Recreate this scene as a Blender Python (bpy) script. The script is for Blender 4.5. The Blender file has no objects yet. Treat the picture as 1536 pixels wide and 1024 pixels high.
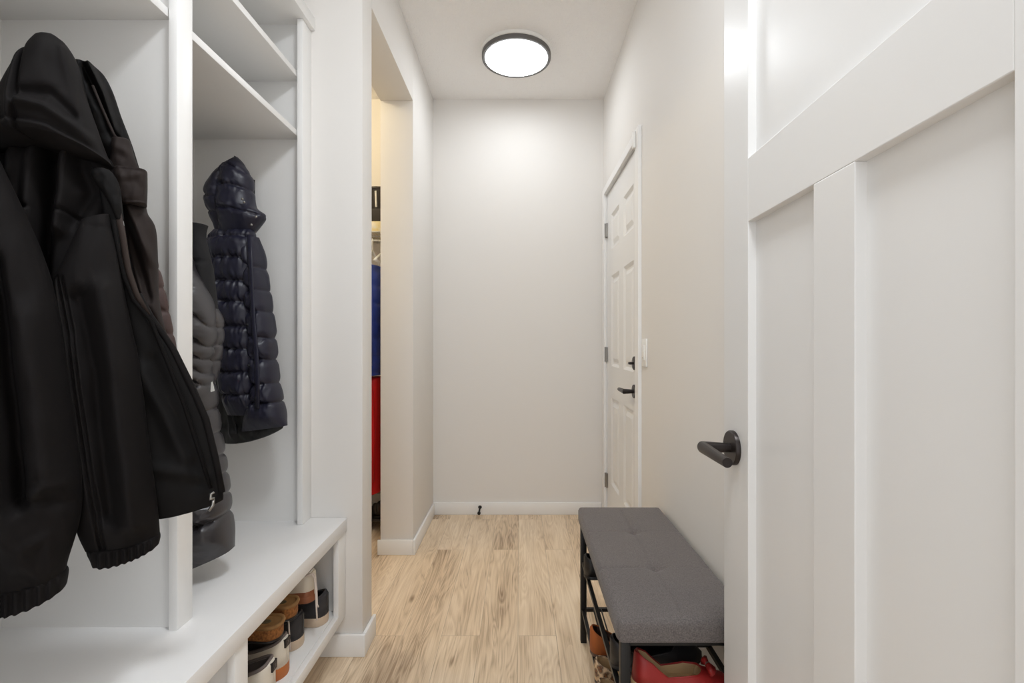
import bpy, bmesh, math, random
import numpy as np
from mathutils import Vector, Matrix, noise
random.seed(7)
scn = bpy.context.scene
COL = scn.collection
F, CX, CY, CAMZ = 720.0, 780.0, 512.0, 1.14

# ------------------------------------------------------------------ helpers
def srgb(r, g, b):
    def c(v):
        v /= 255.0
        return v / 12.92 if v <= 0.04045 else ((v + 0.055) / 1.055) ** 2.4
    return (c(r), c(g), c(b), 1.0)

def mat(name, col, rough=0.5, metal=0.0, spec=0.5, bump=None, sheen=0.0, emit=None, strength=0.0, vary=None):
    """bump = (scale, strength, distance); vary = (scale, other colour, amount)"""
    m = bpy.data.materials.new(name); m.use_nodes = True
    nt = m.node_tree; b = nt.nodes['Principled BSDF']
    b.inputs['Base Color'].default_value = col
    b.inputs['Roughness'].default_value = rough
    b.inputs['Metallic'].default_value = metal
    b.inputs['Specular IOR Level'].default_value = spec
    if sheen:
        b.inputs['Sheen Weight'].default_value = sheen
        b.inputs['Sheen Roughness'].default_value = 0.5
    if emit:
        b.inputs['Emission Color'].default_value = emit
        b.inputs['Emission Strength'].default_value = strength
    if bump or vary:
        tc = nt.nodes.new('ShaderNodeTexCoord')
    if bump:
        n = nt.nodes.new('ShaderNodeTexNoise'); n.inputs['Scale'].default_value = bump[0]
        n.inputs['Detail'].default_value = 3
        bp = nt.nodes.new('ShaderNodeBump'); bp.inputs['Strength'].default_value = bump[1]
        bp.inputs['Distance'].default_value = bump[2]
        nt.links.new(tc.outputs['Object'], n.inputs['Vector'])
        nt.links.new(n.outputs['Fac'], bp.inputs['Height'])
        nt.links.new(bp.outputs['Normal'], b.inputs['Normal'])
    if vary:
        n2 = nt.nodes.new('ShaderNodeTexNoise'); n2.inputs['Scale'].default_value = vary[0]
        n2.inputs['Detail'].default_value = 4
        r = nt.nodes.new('ShaderNodeValToRGB')
        r.color_ramp.elements[0].position = 0.35; r.color_ramp.elements[1].position = 0.65
        r.color_ramp.elements[0].color = col
        r.color_ramp.elements[1].color = tuple(col[i] * (1 - vary[2]) + vary[1][i] * vary[2] for i in range(3)) + (1,)
        nt.links.new(tc.outputs['Object'], n2.inputs['Vector'])
        nt.links.new(n2.outputs['Fac'], r.inputs['Fac'])
        nt.links.new(r.outputs['Color'], b.inputs['Base Color'])
    return m

def tag(o, label, cat, group=None, kind=None):
    o['label'] = label; o['category'] = cat
    if group: o['group'] = group
    if kind: o['kind'] = kind
    return o

WLOC = {}
def link(o, parent, loc):
    COL.objects.link(o)
    if parent is not None:
        o.parent = parent
        o.location = Vector(loc) - WLOC[parent.name]
    else:
        o.location = loc
    WLOC[o.name] = Vector(loc)

def empty(name, loc, label, cat, group=None):
    o = bpy.data.objects.new(name, None); o.empty_display_size = 0.05
    link(o, None, loc)
    return tag(o, label, cat, group)

def obj(name, bm, m, parent=None, smooth=False, kind=None, autosmooth=None, recalc=True):
    """one mesh object; vertices given in world (or thing-local) space, origin moved to the base"""
    if recalc: bmesh.ops.recalc_face_normals(bm, faces=bm.faces)
    xs = [v.co for v in bm.verts]
    lo = Vector([min(v[i] for v in xs) for i in range(3)]); hi = Vector([max(v[i] for v in xs) for i in range(3)])
    c = Vector(((lo.x + hi.x) / 2, (lo.y + hi.y) / 2, lo.z))
    bmesh.ops.translate(bm, verts=bm.verts, vec=-c)
    me = bpy.data.meshes.new(name); bm.to_mesh(me); bm.free()
    for mm in (m if isinstance(m, (list, tuple)) else [m]):
        me.materials.append(mm)
    if smooth:
        for p in me.polygons: p.use_smooth = True
    o = bpy.data.objects.new(name, me)
    link(o, parent, c)
    if kind: o['kind'] = kind
    if autosmooth:
        me.set_sharp_from_angle(angle=math.radians(autosmooth))
    return o

def BM(): return bmesh.new()

def box(bm, x0, x1, y0, y1, z0, z1, bev=0.0, seg=2):
    r = bmesh.ops.create_cube(bm, size=1.0)
    vs = r['verts']
    bmesh.ops.scale(bm, verts=vs, vec=(x1 - x0, y1 - y0, z1 - z0))
    bmesh.ops.translate(bm, verts=vs, vec=((x0 + x1) / 2, (y0 + y1) / 2, (z0 + z1) / 2))
    if bev > 0:
        es = list({e for v in vs for e in v.link_edges})
        bmesh.ops.bevel(bm, geom=es, offset=bev, segments=seg, affect='EDGES', profile=0.5)
    return bm

def boxo(name, dims, m, parent=None, bev=0.0, kind=None, seg=2):
    bm = BM(); box(bm, *dims, bev=bev, seg=seg)
    return obj(name, bm, m, parent, kind=kind, smooth=bev > 0, autosmooth=40 if bev > 0 else None)

def tube(bm, pts, r, n=10, cap=True, radii=None, flat=1.0):
    pts = [Vector(p) for p in pts]
    rings = []
    up = None
    for i, p in enumerate(pts):
        if i == 0: d = pts[1] - p
        elif i == len(pts) - 1: d = p - pts[i - 1]
        else: d = (pts[i + 1] - p).normalized() + (p - pts[i - 1]).normalized()
        d.normalize()
        if up is None:
            a = Vector((0, 0, 1)) if abs(d.z) < 0.9 else Vector((1, 0, 0))
            u = d.cross(a).normalized()
        else:
            u = (up - d * up.dot(d)).normalized()
        up = u; w = d.cross(u)
        rr = radii[i] if radii else r
        # widen at mitres
        k = 1.0
        if 0 < i < len(pts) - 1:
            c = (pts[i + 1] - p).normalized().dot((p - pts[i - 1]).normalized())
            k = 1 / max(0.5, math.sqrt((1 + c) / 2))
        rings.append([bm.verts.new(p + (u * math.cos(t) * flat + w * math.sin(t)) * rr * (k if 0 < i < len(pts)-1 else 1))
                      for t in [2 * math.pi * j / n for j in range(n)]])
    for a, b in zip(rings, rings[1:]):
        for j in range(n):
            bm.faces.new((a[j], a[(j + 1) % n], b[(j + 1) % n], b[j]))
    if cap:
        bm.faces.new(rings[0]); bm.faces.new(rings[-1])
    return bm

def lathe(bm, prof, c, n=48, axis='z'):
    """prof: list of (r, h)"""
    rings = []
    c = Vector(c)
    for r, h in prof:
        ring = []
        if r < 1e-6:
            p = Vector((0, 0, h)); ring = [p]
        else:
            ring = [Vector((r * math.cos(2 * math.pi * j / n), r * math.sin(2 * math.pi * j / n), h)) for j in range(n)]
        if axis == 'x': ring = [Vector((p.z, p.x, p.y)) for p in ring]
        if axis == 'y': ring = [Vector((p.x, p.z, p.y)) for p in ring]
        rings.append([bm.verts.new(p + c) for p in ring])
    for a, b in zip(rings, rings[1:]):
        if len(a) == 1 and len(b) == 1: continue
        for j in range(n):
            k = (j + 1) % n
            if len(a) == 1: bm.faces.new((a[0], b[k], b[j]))
            elif len(b) == 1: bm.faces.new((a[j], a[k], b[0]))
            else: bm.faces.new((a[j], a[k], b[k], b[j]))
    return bm

# ------------------------------------------------------------------ materials
WALL = mat('wall_paint', srgb(229, 226, 222), 0.7, spec=0.25, bump=(140, 0.06, 0.001))
CEIL = mat('ceiling_texture', srgb(243, 241, 239), 0.9, spec=0.1, bump=(95, 0.9, 0.006))
CLOSETW = mat('closet_wall_paint', srgb(229, 226, 222), 0.6, spec=0.3)
TRIM = mat('trim_paint', srgb(238, 237, 235), 0.35, spec=0.45)
DOORP = mat('door_paint', srgb(230, 229, 227), 0.32, spec=0.5)
CAB = mat('cabinet_white', srgb(230, 229, 227), 0.4, spec=0.4)
TOPW = mat('bench_top_white', srgb(236, 235, 234), 0.38, spec=0.45)
BLACKM = mat('black_metal', srgb(26, 25, 25), 0.42, 0.3)
BRONZE = mat('dark_bronze', srgb(52, 46, 44), 0.35, 0.6)
STEEL = mat('brushed_steel', srgb(150, 147, 142), 0.3, 0.9)
WHITEP = mat('white_plastic', srgb(238, 237, 233), 0.35)
RINGM = mat('lamp_ring_grey', srgb(104, 102, 100), 0.5, 0.2)
SOFT = mat('black_softshell', srgb(17, 14, 14), 0.8, spec=0.18, bump=(900, 0.15, 0.001))
SOFTL = mat('black_lining', srgb(11, 9, 9), 0.75, spec=0.2)
BROWNTAPE = mat('facing_brown', srgb(52, 43, 39), 0.7, spec=0.2)
SOFT2 = mat('charcoal_softshell', srgb(40, 33, 31), 0.75, spec=0.2)
NAVY = mat('navy_nylon', srgb(27, 27, 44), 0.42, spec=0.45)
NAVYD = mat('navy_dark', srgb(14, 14, 20), 0.5)
NAVYL = mat('black_nylon_lining', srgb(9, 9, 11), 0.5)
GREYP = mat('charcoal_nylon', srgb(48, 45, 48), 0.33, spec=0.6)
GREYC = mat('black_collar_fleece', srgb(15, 14, 17), 0.85)
BROWNQ = mat('brown_quilt', srgb(72, 56, 53), 0.6, spec=0.3)
BLUEQ = mat('royal_blue_nylon', srgb(62, 86, 176), 0.45)
REDQ = mat('red_cloth', srgb(212, 26, 28), 0.6)
CLOSETWOOD = mat('shelf_wood', srgb(140, 110, 80), 0.5)

def floor_material():
    m = bpy.data.materials.new('oak_plank_floor'); m.use_nodes = True
    nt = m.node_tree; N = nt.nodes; L = nt.links; b = N['Principled BSDF']
    tc = N.new('ShaderNodeTexCoord')
    mp = N.new('ShaderNodeMapping'); mp.inputs['Rotation'].default_value = (0, 0, math.radians(90))
    mp.inputs['Location'].default_value = (0.31, 0.0, 0)
    L.new(tc.outputs['Object'], mp.inputs['Vector'])
    br = N.new('ShaderNodeTexBrick')
    br.offset = 0.37; br.offset_frequency = 2; br.squash = 1.0
    for k, v in (('Scale', 1.0), ('Mortar Size', 0.0011), ('Mortar Smooth', 0.3), ('Bias', 0.0), ('Brick Width', 1.22), ('Row Height', 0.148)):
        br.inputs[k].default_value = v
    br.inputs['Color1'].default_value = (0, 0, 0, 1); br.inputs['Color2'].default_value = (1, 1, 1, 1)
    br.inputs['Mortar'].default_value = (0.5, 0.5, 0.5, 1)
    L.new(mp.outputs['Vector'], br.inputs['Vector'])
    # per-plank shift of the grain
    sc = N.new('ShaderNodeVectorMath'); sc.operation = 'SCALE'; sc.inputs['Scale'].default_value = 37.0
    L.new(br.outputs['Color'], sc.inputs[0])
    ad = N.new('ShaderNodeVectorMath'); ad.operation = 'ADD'
    L.new(mp.outputs['Vector'], ad.inputs[0]); L.new(sc.outputs['Vector'], ad.inputs[1])
    def stretched(sx, sy, scale, detail=4, dist=0.0, rough=0.55):
        q = N.new('ShaderNodeVectorMath'); q.operation = 'MULTIPLY'; q.inputs[1].default_value = (sx, sy, 1)
        L.new(ad.outputs['Vector'], q.inputs[0])
        n = N.new('ShaderNodeTexNoise'); n.inputs['Scale'].default_value = scale; n.inputs['Detail'].default_value = detail
        n.inputs['Distortion'].default_value = dist; n.inputs['Roughness'].default_value = rough
        L.new(q.outputs['Vector'], n.inputs['Vector'])
        return n.outputs['Fac']
    def math_(op, a, b_=None, c=None):
        n = N.new('ShaderNodeMath'); n.operation = op
        for i, v in enumerate((a, b_, c)):
            if v is None: continue
            if isinstance(v, (int, float)): n.inputs[i].default_value = v
            else: L.new(v, n.inputs[i])
        return n.outputs[0]
    fine = stretched(4, 210, 1.0, 6, 0.12, 0.6)
    cath = stretched(1.3, 13, 1.0, 2, 0.6)
    broad = stretched(1.5, 9, 1.0, 3)
    rings = math_('PINGPONG', math_('MULTIPLY', cath, 13.0), 0.5)      # contour lines of the cathedral grain
    rings = math_('MULTIPLY', rings, 2.0)
    # knots: stretched voronoi cells, thinned out by a slow noise
    q = N.new('ShaderNodeVectorMath'); q.operation = 'MULTIPLY'; q.inputs[1].default_value = (3.0, 8.5, 1)
    L.new(ad.outputs['Vector'], q.inputs[0])
    vo = N.new('ShaderNodeTexVoronoi'); vo.inputs['Scale'].default_value = 1.0
    L.new(q.outputs['Vector'], vo.inputs['Vector'])
    kn = N.new('ShaderNodeMapRange'); kn.inputs['From Min'].default_value = 0.0; kn.inputs['From Max'].default_value = 0.13
    kn.inputs['To Min'].default_value = 1.0; kn.inputs['To Max'].default_value = 0.0
    L.new(vo.outputs['Distance'], kn.inputs['Value'])
    hal = N.new('ShaderNodeMapRange'); hal.inputs['From Max'].default_value = 0.42
    hal.inputs['To Min'].default_value = 1.0; hal.inputs['To Max'].default_value = 0.0
    L.new(vo.outputs['Distance'], hal.inputs['Value'])
    gate = math_('GREATER_THAN', stretched(0.9, 3.1, 1.0, 1), 0.47)
    knot = math_('MULTIPLY', math_('ADD', math_('MULTIPLY', kn.outputs[0], 0.75), math_('MULTIPLY', math_('MULTIPLY', hal.outputs[0], hal.outputs[0]), 0.5)), gate)
    ramp = N.new('ShaderNodeValToRGB')
    e = ramp.color_ramp.elements
    e[0].position = 0.22; e[0].color = srgb(150, 124, 98)
    e[1].position = 0.80; e[1].color = srgb(240, 220, 193)
    k = ramp.color_ramp.elements.new(0.5); k.color = srgb(217, 193, 163)
    v = math_('ADD', math_('MULTIPLY', fine, 0.62), math_('MULTIPLY', rings, 0.17))
    v = math_('ADD', v, math_('MULTIPLY', broad, 0.78))
    sx = N.new('ShaderNodeSeparateXYZ'); L.new(br.outputs['Color'], sx.inputs[0])
    v = math_('ADD', v, math_('MULTIPLY', sx.outputs['X'], 0.22))
    v = math_('SUBTRACT', v, 0.34)
    v = math_('SUBTRACT', v, math_('MULTIPLY', knot, 0.40))
    L.new(v, ramp.inputs['Fac'])
    mx = N.new('ShaderNodeMix'); mx.data_type = 'RGBA'
    mx.inputs['B'].default_value = srgb(112, 92, 74)
    L.new(math_('MULTIPLY', br.outputs['Fac'], 0.38), mx.inputs['Factor'])
    L.new(ramp.outputs['Color'], mx.inputs['A'])
    L.new(mx.outputs['Result'], b.inputs['Base Color'])
    b.inputs['Roughness'].default_value = 0.42
    b.inputs['Specular IOR Level'].default_value = 0.4
    bp = N.new('ShaderNodeBump'); bp.inputs['Strength'].default_value = 0.12; bp.inputs['Distance'].default_value = 0.002
    L.new(math_('SUBTRACT', fine, br.outputs['Fac']), bp.inputs['Height'])
    L.new(bp.outputs['Normal'], b.inputs['Normal'])
    return m

def fabric_material():
    m = bpy.data.materials.new('grey_heather_fabric'); m.use_nodes = True
    nt = m.node_tree; N = nt.nodes; L = nt.links; b = N['Principled BSDF']
    tc = N.new('ShaderNodeTexCoord')
    def st(v, s):
        q = N.new('ShaderNodeVectorMath'); q.operation = 'MULTIPLY'; q.inputs[1].default_value = v
        L.new(tc.outputs['Object'], q.inputs[0])
        n = N.new('ShaderNodeTexNoise'); n.inputs['Scale'].default_value = s; n.inputs['Detail'].default_value = 3
        L.new(q.outputs['Vector'], n.inputs['Vector']); return n.outputs['Fac']
    a1 = st((1, 6, 6), 210); a2 = st((6, 1, 1), 210)
    mx = N.new('ShaderNodeMath'); mx.operation = 'ADD'; L.new(a1, mx.inputs[0]); L.new(a2, mx.inputs[1])
    r = N.new('ShaderNodeValToRGB'); r.color_ramp.elements[0].position = 0.32; r.color_ramp.elements[1].position = 0.68
    r.color_ramp.elements[0].color = srgb(72, 67, 66); r.color_ramp.elements[1].color = srgb(128, 121, 118)
    h = N.new('ShaderNodeMath'); h.operation = 'MULTIPLY'; h.inputs[1].default_value = 0.5; L.new(mx.outputs[0], h.inputs[0])
    L.new(h.outputs[0], r.inputs['Fac']); L.new(r.outputs['Color'], b.inputs['Base Color'])
    b.inputs['Roughness'].default_value = 0.9; b.inputs['Specular IOR Level'].default_value = 0.15
    b.inputs['Sheen Weight'].default_value = 0.15
    bp = N.new('ShaderNodeBump'); bp.inputs['Strength'].default_value = 0.35; bp.inputs['Distance'].default_value = 0.0015
    L.new(h.outputs[0], bp.inputs['Height']); L.new(bp.outputs['Normal'], b.inputs['Normal'])
    return m

def leopard_material():
    m = bpy.data.materials.new('leopard_print'); m.use_nodes = True
    nt = m.node_tree; N = nt.nodes; L = nt.links; b = N['Principled BSDF']
    tc = N.new('ShaderNodeTexCoord')
    v = N.new('ShaderNodeTexVoronoi'); v.inputs['Scale'].default_value = 75
    n = N.new('ShaderNodeTexNoise'); n.inputs['Scale'].default_value = 120
    ad = N.new('ShaderNodeMix'); ad.data_type = 'RGBA'; ad.inputs['Factor'].default_value = 0.02
    L.new(tc.outputs['Object'], ad.inputs['A']); L.new(n.outputs['Color'], ad.inputs['B'])
    L.new(ad.outputs['Result'], v.inputs['Vector'])
    r = N.new('ShaderNodeValToRGB'); e = r.color_ramp.elements
    e[0].position = 0.0; e[0].color = srgb(150, 98, 60)
    e[1].position = 0.62; e[1].color = srgb(214, 184, 148)
    for p, c in ((0.28, srgb(150, 98, 60)), (0.33, srgb(36, 26, 24)), (0.5, srgb(36, 26, 24)), (0.56, srgb(214, 184, 148))):
        k = e.new(p); k.color = c
    L.new(v.outputs['Distance'], r.inputs['Fac']); L.new(r.outputs['Color'], b.inputs['Base Color'])
    b.inputs['Roughness'].default_value = 0.6
    return m

FLOORM = floor_material()
FABRIC = fabric_material()

# ------------------------------------------------------------------ the setting
XR, XL = 0.551, -0.573          # right and left faces of the hall
YB = 3.17                        # far wall
HC = 2.74
YR0, YR1 = 1.746, 1.857          # partition between lockers and the side room
YO = 2.574                       # far jamb of the opening
XJ = -0.749                      # inner face of the far left wall piece
def struct(name, dims, m, bev=0.0):
    return boxo(name, dims, m, kind='structure', bev=bev)
struct('floor', (-2.4, 1.2, -1.2, 3.4, -0.1, 0.0), FLOORM)
struct('ceiling', (-2.4, 1.2, -1.2, 3.4, HC, HC + 0.1), CEIL)
struct('wall_back', (-2.4, 1.2, YB, YB + 0.12, 0, HC), WALL)
struct('wall_left', (-1.30, -1.185, -1.2, YR0, 0, HC), WALL)
struct('wall_left_return', (-2.3, XL, YR0, YR1, 0, HC), WALL, bev=0.004)
struct('wall_left_far', (XJ, XL, YO, YB, 0, HC), WALL, bev=0.004)
struct('wall_left_header', (XJ, XL, YR1, YO, 2.43, HC), WALL, bev=0.003)
struct('wall_left_closet', (-2.4, -2.3, YR0, YB, 0, HC), CLOSETW)
# right wall with a doorway
DY0, DY1, DZ = 2.246, 3.056, 2.07
bm = BM()
box(bm, XR, XR + 0.12, -1.2, DY0 - 0.02, 0, HC)
box(bm, XR, XR + 0.12, DY1 + 0.02, YB, 0, HC)
box(bm, XR, XR + 0.12, DY0 - 0.02, DY1 + 0.02, DZ + 0.02, HC)
obj('wall_right', bm, WALL, kind='structure')
bm = BM()
box(bm, XR + 0.002, XR + 0.12, DY0 - 0.02, DY0 - 0.002, 0, DZ + 0.02)
box(bm, XR + 0.002, XR + 0.12, DY1 + 0.002, DY1 + 0.02, 0, DZ + 0.02)
box(bm, XR + 0.002, XR + 0.12, DY0 - 0.002, DY1 + 0.002, DZ + 0.002, DZ + 0.02)
box(bm, XR + 0.045, XR + 0.10, DY0 - 0.002, DY1 + 0.002, 0, DZ + 0.002)     # stop behind the slab
obj('trim_1', bm, TRIM, kind='structure')
# casing
bm = BM()
box(bm, XR - 0.016, XR + 0.002, 2.175, DY0 - 0.006, 0, 2.122, bev=0.003)
box(bm, XR - 0.016, XR + 0.002, DY1 + 0.006, DY1 + 0.072, 0, 2.122, bev=0.003)
box(bm, XR - 0.016, XR + 0.002, DY0 - 0.006, DY1 + 0.006, DZ + 0.006, 2.122, bev=0.003)
obj('trim_2', bm, TRIM, kind='structure')

def baseboard(name, dims):
    return struct(name, dims, TRIM, bev=0.003)
BH, BT = 0.080, 0.013
baseboard('baseboard_back', (XL, XR - 0.016, YB - BT, YB, 0, BH))
baseboard('baseboard_left_far', (XL, XL + BT, YO - BT, YB - BT, 0, BH))
baseboard('baseboard_left_jamb', (XJ - BT, XL, YO - BT, YO, 0, BH))
baseboard('baseboard_left_return', (-1.18, XL + BT, YR0 - BT, YR0, 0, BH))
baseboard('baseboard_left_end', (XL, XL + BT, YR0, YR1 + BT, 0, BH))
baseboard('baseboard_right', (XR - BT, XR, -1.2, 2.175, 0, BH))
baseboard('baseboard_closet', (-2.3, XJ, YB - BT, YB, 0, BH))

# six-panel door in the right wall (slab faces -X, hinged at the far side)
def six_panel_door():
    xf = XR + 0.006
    y0, y1, z0, z1 = DY0 + 0.002, DY1 - 0.002, 0.012, DZ - 0.004
    ys = [(2.352, 2.582), (2.700, 2.930)]
    zs = [(0.27, 0.80), (0.99, 1.54), (1.70, 1.915)]
    bm = BM()
    t = 0.034
    def b(a0, a1, c0, c1): box(bm, xf, xf + t, a0, a1, c0, c1)
    b(y0, ys[0][0], z0, z1); b(ys[0][1], ys[1][0], z0, z1); b(ys[1][1], y1, z0, z1)
    zc = [z0] + [v for p in zs for v in p] + [z1]
    for (a0, a1) in ys:
        for i in range(0, len(zc), 2):
            b(a0, a1, zc[i], zc[i + 1])
    d = obj('door_2', bm, DOORP, kind='structure')
    for (a0, a1) in ys:
        for (c0, c1) in zs:
            bm = BM()
            rings = []
            for ins, dep in ((0, 0), (0.006, 0.004), (0.016, 0.0115), (0.026, 0.0115), (0.05, 0.002), (0.056, 0.002)):
                rings.append([bm.verts.new((xf + dep, yy, zz)) for yy, zz in
                              ((a0 + ins, c0 + ins), (a1 - ins, c0 + ins), (a1 - ins, c1 - ins), (a0 + ins, c1 - ins))])
            for p, q in zip(rings, rings[1:]):
                for j in range(4):
                    bm.faces.new((p[j], p[(j + 1) % 4], q[(j + 1) % 4], q[j]))
            bm.faces.new(rings[-1])
            back = [bm.verts.new((xf + 0.03, v.co.y, v.co.z)) for v in rings[0]]
            for j in range(4):
                bm.faces.new((rings[0][j], back[j], back[(j + 1) % 4], rings[0][(j + 1) % 4]))
            bm.faces.new(back)
            obj('panel', bm, DOORP, d)
    # hinges: knuckle and leaf edge at the far side
    for zc_ in (0.26, 1.06, 1.845):
        bm = BM()
        tube(bm, [(xf - 0.012, y1 + 0.004, zc_ - 0.045), (xf - 0.012, y1 + 0.004, zc_ + 0.045)], 0.0065, 10)
        box(bm, xf - 0.012, xf + 0.0, y1 - 0.018, y1 + 0.016, zc_ - 0.044, zc_ + 0.044)
        obj('hinge', bm, STEEL, d)
    # lever handle
    yh, zh = 2.318, 0.899
    bm = BM(); lathe(bm, [(0, 0), (0.031, 0), (0.033, 0.002), (0.033, 0.009), (0.031, 0.011), (0, 0.011)], (xf - 0.011, yh, zh), 32, 'x')
    h = obj('door_handle', bm, BRONZE, d, smooth=True, autosmooth=40)
    bm = BM(); tube(bm, [(xf - 0.008, yh, zh), (xf - 0.055, yh, zh), (xf - 0.055, yh + 0.115, zh)], 0.009, 14)
    obj('lever', bm, BRONZE, h, smooth=True, autosmooth=40)
    zd = 1.035
    bm = BM(); lathe(bm, [(0, 0), (0.029, 0), (0.033, 0.003), (0.033, 0.011), (0, 0.011)], (xf - 0.011, yh, zd), 32, 'x')
    db = obj('deadbolt', bm, BRONZE, d, smooth=True, autosmooth=40)
    bm = BM(); box(bm, xf - 0.032, xf - 0.009, yh - 0.016, yh + 0.018, zd - 0.006, zd + 0.006, bev=0.003)
    obj('thumb_turn', bm, BRONZE, db, smooth=True)
six_panel_door()

# alarm contact at the top corner of that door
t = empty('door_sensor', (XR - 0.026, 2.262, 2.055), 'small white door contact sensor at top corner of the six panel door', 'sensor')
boxo('sensor_body', (XR - 0.030, XR - 0.0165, 2.215, 2.236, 2.035, 2.112), WHITEP, t, bev=0.002)
boxo('sensor_magnet', (XR - 0.012, XR + 0.0055, 2.252, 2.266, 2.05, 2.064), WHITEP, t, bev=0.002)

# light switch
t = empty('light_switch', (XR, 2.112, 1.03), 'white rocker light switch on right wall beside the six panel door', 'switch')
boxo('switch_plate', (XR - 0.007, XR, 2.074, 2.15, 1.03, 1.152), WHITEP, t, bev=0.002)
boxo('rocker', (XR - 0.011, XR - 0.006, 2.095, 2.129, 1.058, 1.124), WHITEP, t, bev=0.0015)
boxo('indicator', (XR - 0.0118, XR - 0.0105, 2.11, 2.114, 1.066, 1.070), BLACKM, t)

# spring door stop in the far baseboard
t = empty('door_stop', (-0.263, YB - BT, 0.045), 'small black spring door stop screwed into the far baseboard', 'door stop')
bm = BM(); lathe(bm, [(0, 0), (0.010, 0), (0.012, -0.004), (0.006, -0.012), (0, -0.012)], (-0.263, YB - BT, 0.052), 16, 'y'); obj('base_plate', bm, BLACKM, t, smooth=True)
bm = BM()
pts = [(-0.263 + 0.0045 * math.cos(a * 0.9), YB - BT - 0.01 - 0.0009 * a, 0.052 - 0.0002 * a + 0.0045 * math.sin(a * 0.9)) for a in range(0, 66)]
tube(bm, pts, 0.0016, 6); obj('spring', bm, BLACKM, t, smooth=True)
bm = BM(); lathe(bm, [(0, 0), (0.0085, 0), (0.0105, -0.004), (0.0105, -0.014), (0.006, -0.017), (0, -0.017)], (-0.263, YB - BT - 0.068, 0.039), 20, 'y'); obj('rubber_tip', bm, BLACKM, t, smooth=True)

# ------------------------------------------------------------------ near craftsman door (open along the right wall)
def craftsman_door():
    a, k = 0.411, 0.0347
    y_near = 0.293
    org = Vector((a + k * y_near, y_near, 0))
    ang = math.atan2(1, k)
    cl = math.sqrt(1 + k * k)
    S = lambda y: (y - y_near) * cl
    s_end, s_st, s_m1, s_m0, s_n = S(1.053), S(0.9335), S(0.713), S(0.6204), S(0.4133)
    z0, z1 = 0.012, 2.03
    th = 0.035
    bm = BM()
    B = lambda u0, u1, w0, w1: box(bm, u0, u1, -th, 0, w0, w1, bev=0.0012)
    B(0, s_n, z0, z1); B(s_st, s_end, z0, z1)
    B(s_n, s_st, z0, 0.25); B(s_n, s_st, 1.373, 1.496); B(s_n, s_st, 1.905, z1)
    B(s_m0, s_m1, 0.25, 1.373)
    d = obj('door_1', bm, DOORP, kind='structure')
    for u0, u1, w0, w1 in ((s_n, s_m0, 0.25, 1.373), (s_m1, s_st, 0.25, 1.373), (s_n, s_st, 1.496, 1.905)):
        boxo('panel', (u0 - 0.0, u1 + 0.0, -th + 0.010, -0.0155, w0, w1), DOORP, d)
    # handle (local: +y is away from the wall)
    sh, zh = S(1.0), 0.919
    bm = BM(); lathe(bm, [(0, 0), (0.0355, 0), (0.0355, 0.007), (0.0335, 0.0095), (0, 0.0095)], (sh, 0, zh), 48, 'y')
    h = obj('door_handle', bm, BRONZE, d, smooth=True, autosmooth=40)
    bm = BM(); tube(bm, [(sh, 0.006, zh), (sh, 0.0635, zh), (sh - 0.128, 0.0635, zh)], 0.0092, 24)
    obj('lever', bm, BRONZE, h, smooth=True, autosmooth=40)
    bm = BM(); lathe(bm, [(0, 0.0005), (0.0022, 0.0005), (0.0022, -0.001)], (sh - 0.0, 0.03, zh - 0.0093), 8, 'z')
    obj('set_screw', bm, STEEL, h)
    # latch plate in the free edge
    boxo('latch_plate', (s_end - 0.001, s_end + 0.0012, -0.028, -0.007, zh - 0.03, zh + 0.03), BRONZE, d)
    # place it: everything above was built at the local origin
    loc = d.location.copy()
    R = Matrix.Rotation(ang, 4, 'Z')
    d.rotation_euler = (0, 0, ang)
    d.location = org + (R @ loc)
craftsman_door()

# ------------------------------------------------------------------ lockers
XF = -0.759          # face of the locker frame
ZT = 0.50            # top of the bench slab
t = empty('locker_unit', (-0.96, 1.08, ZT), 'white open locker unit with shelves standing on the white bench top', 'lockers')
LY = (0.43, 1.0755, 1.0995, 1.711, 1.7455)
boxo('back_panel', (-1.183, -1.161, LY[0], LY[4], ZT, 2.268), CAB, t)
boxo('side_panel', (-1.161, -0.779, 0.405, LY[0], ZT, 2.268), CAB, t)
boxo('divider', (-1.161, -0.779, LY[1], LY[2], ZT, 2.268), CAB, t)
boxo('side_panel', (-1.161, -0.779, LY[3], LY[4], ZT, 2.268), CAB, t)
for y0, y1 in ((0.385, 0.45), (1.063, 1.1135), (1.676, 1.7455)):
    boxo('stile', (-0.779, XF, y0, y1, ZT, 2.268), TRIM, t, bev=0.002)
for y0, y1 in ((LY[0], LY[1]), (LY[2], LY[3])):
    for z in (1.86, 2.066):
        boxo('shelf', (-1.161, -0.781, y0, y1, z, z + 0.02), CAB, t, bev=0.001)
boxo('top_board', (-1.183, XF + 0.014, 0.385, LY[4], 2.268, 2.314), TRIM, t, bev=0.002)

o = boxo('bench_top', (-1.183, -0.628, 0.385, 1.745, ZT - 0.046, ZT), TOPW, bev=0.002)
tag(o, 'long white bench top slab under the coat lockers', 'bench top')

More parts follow.
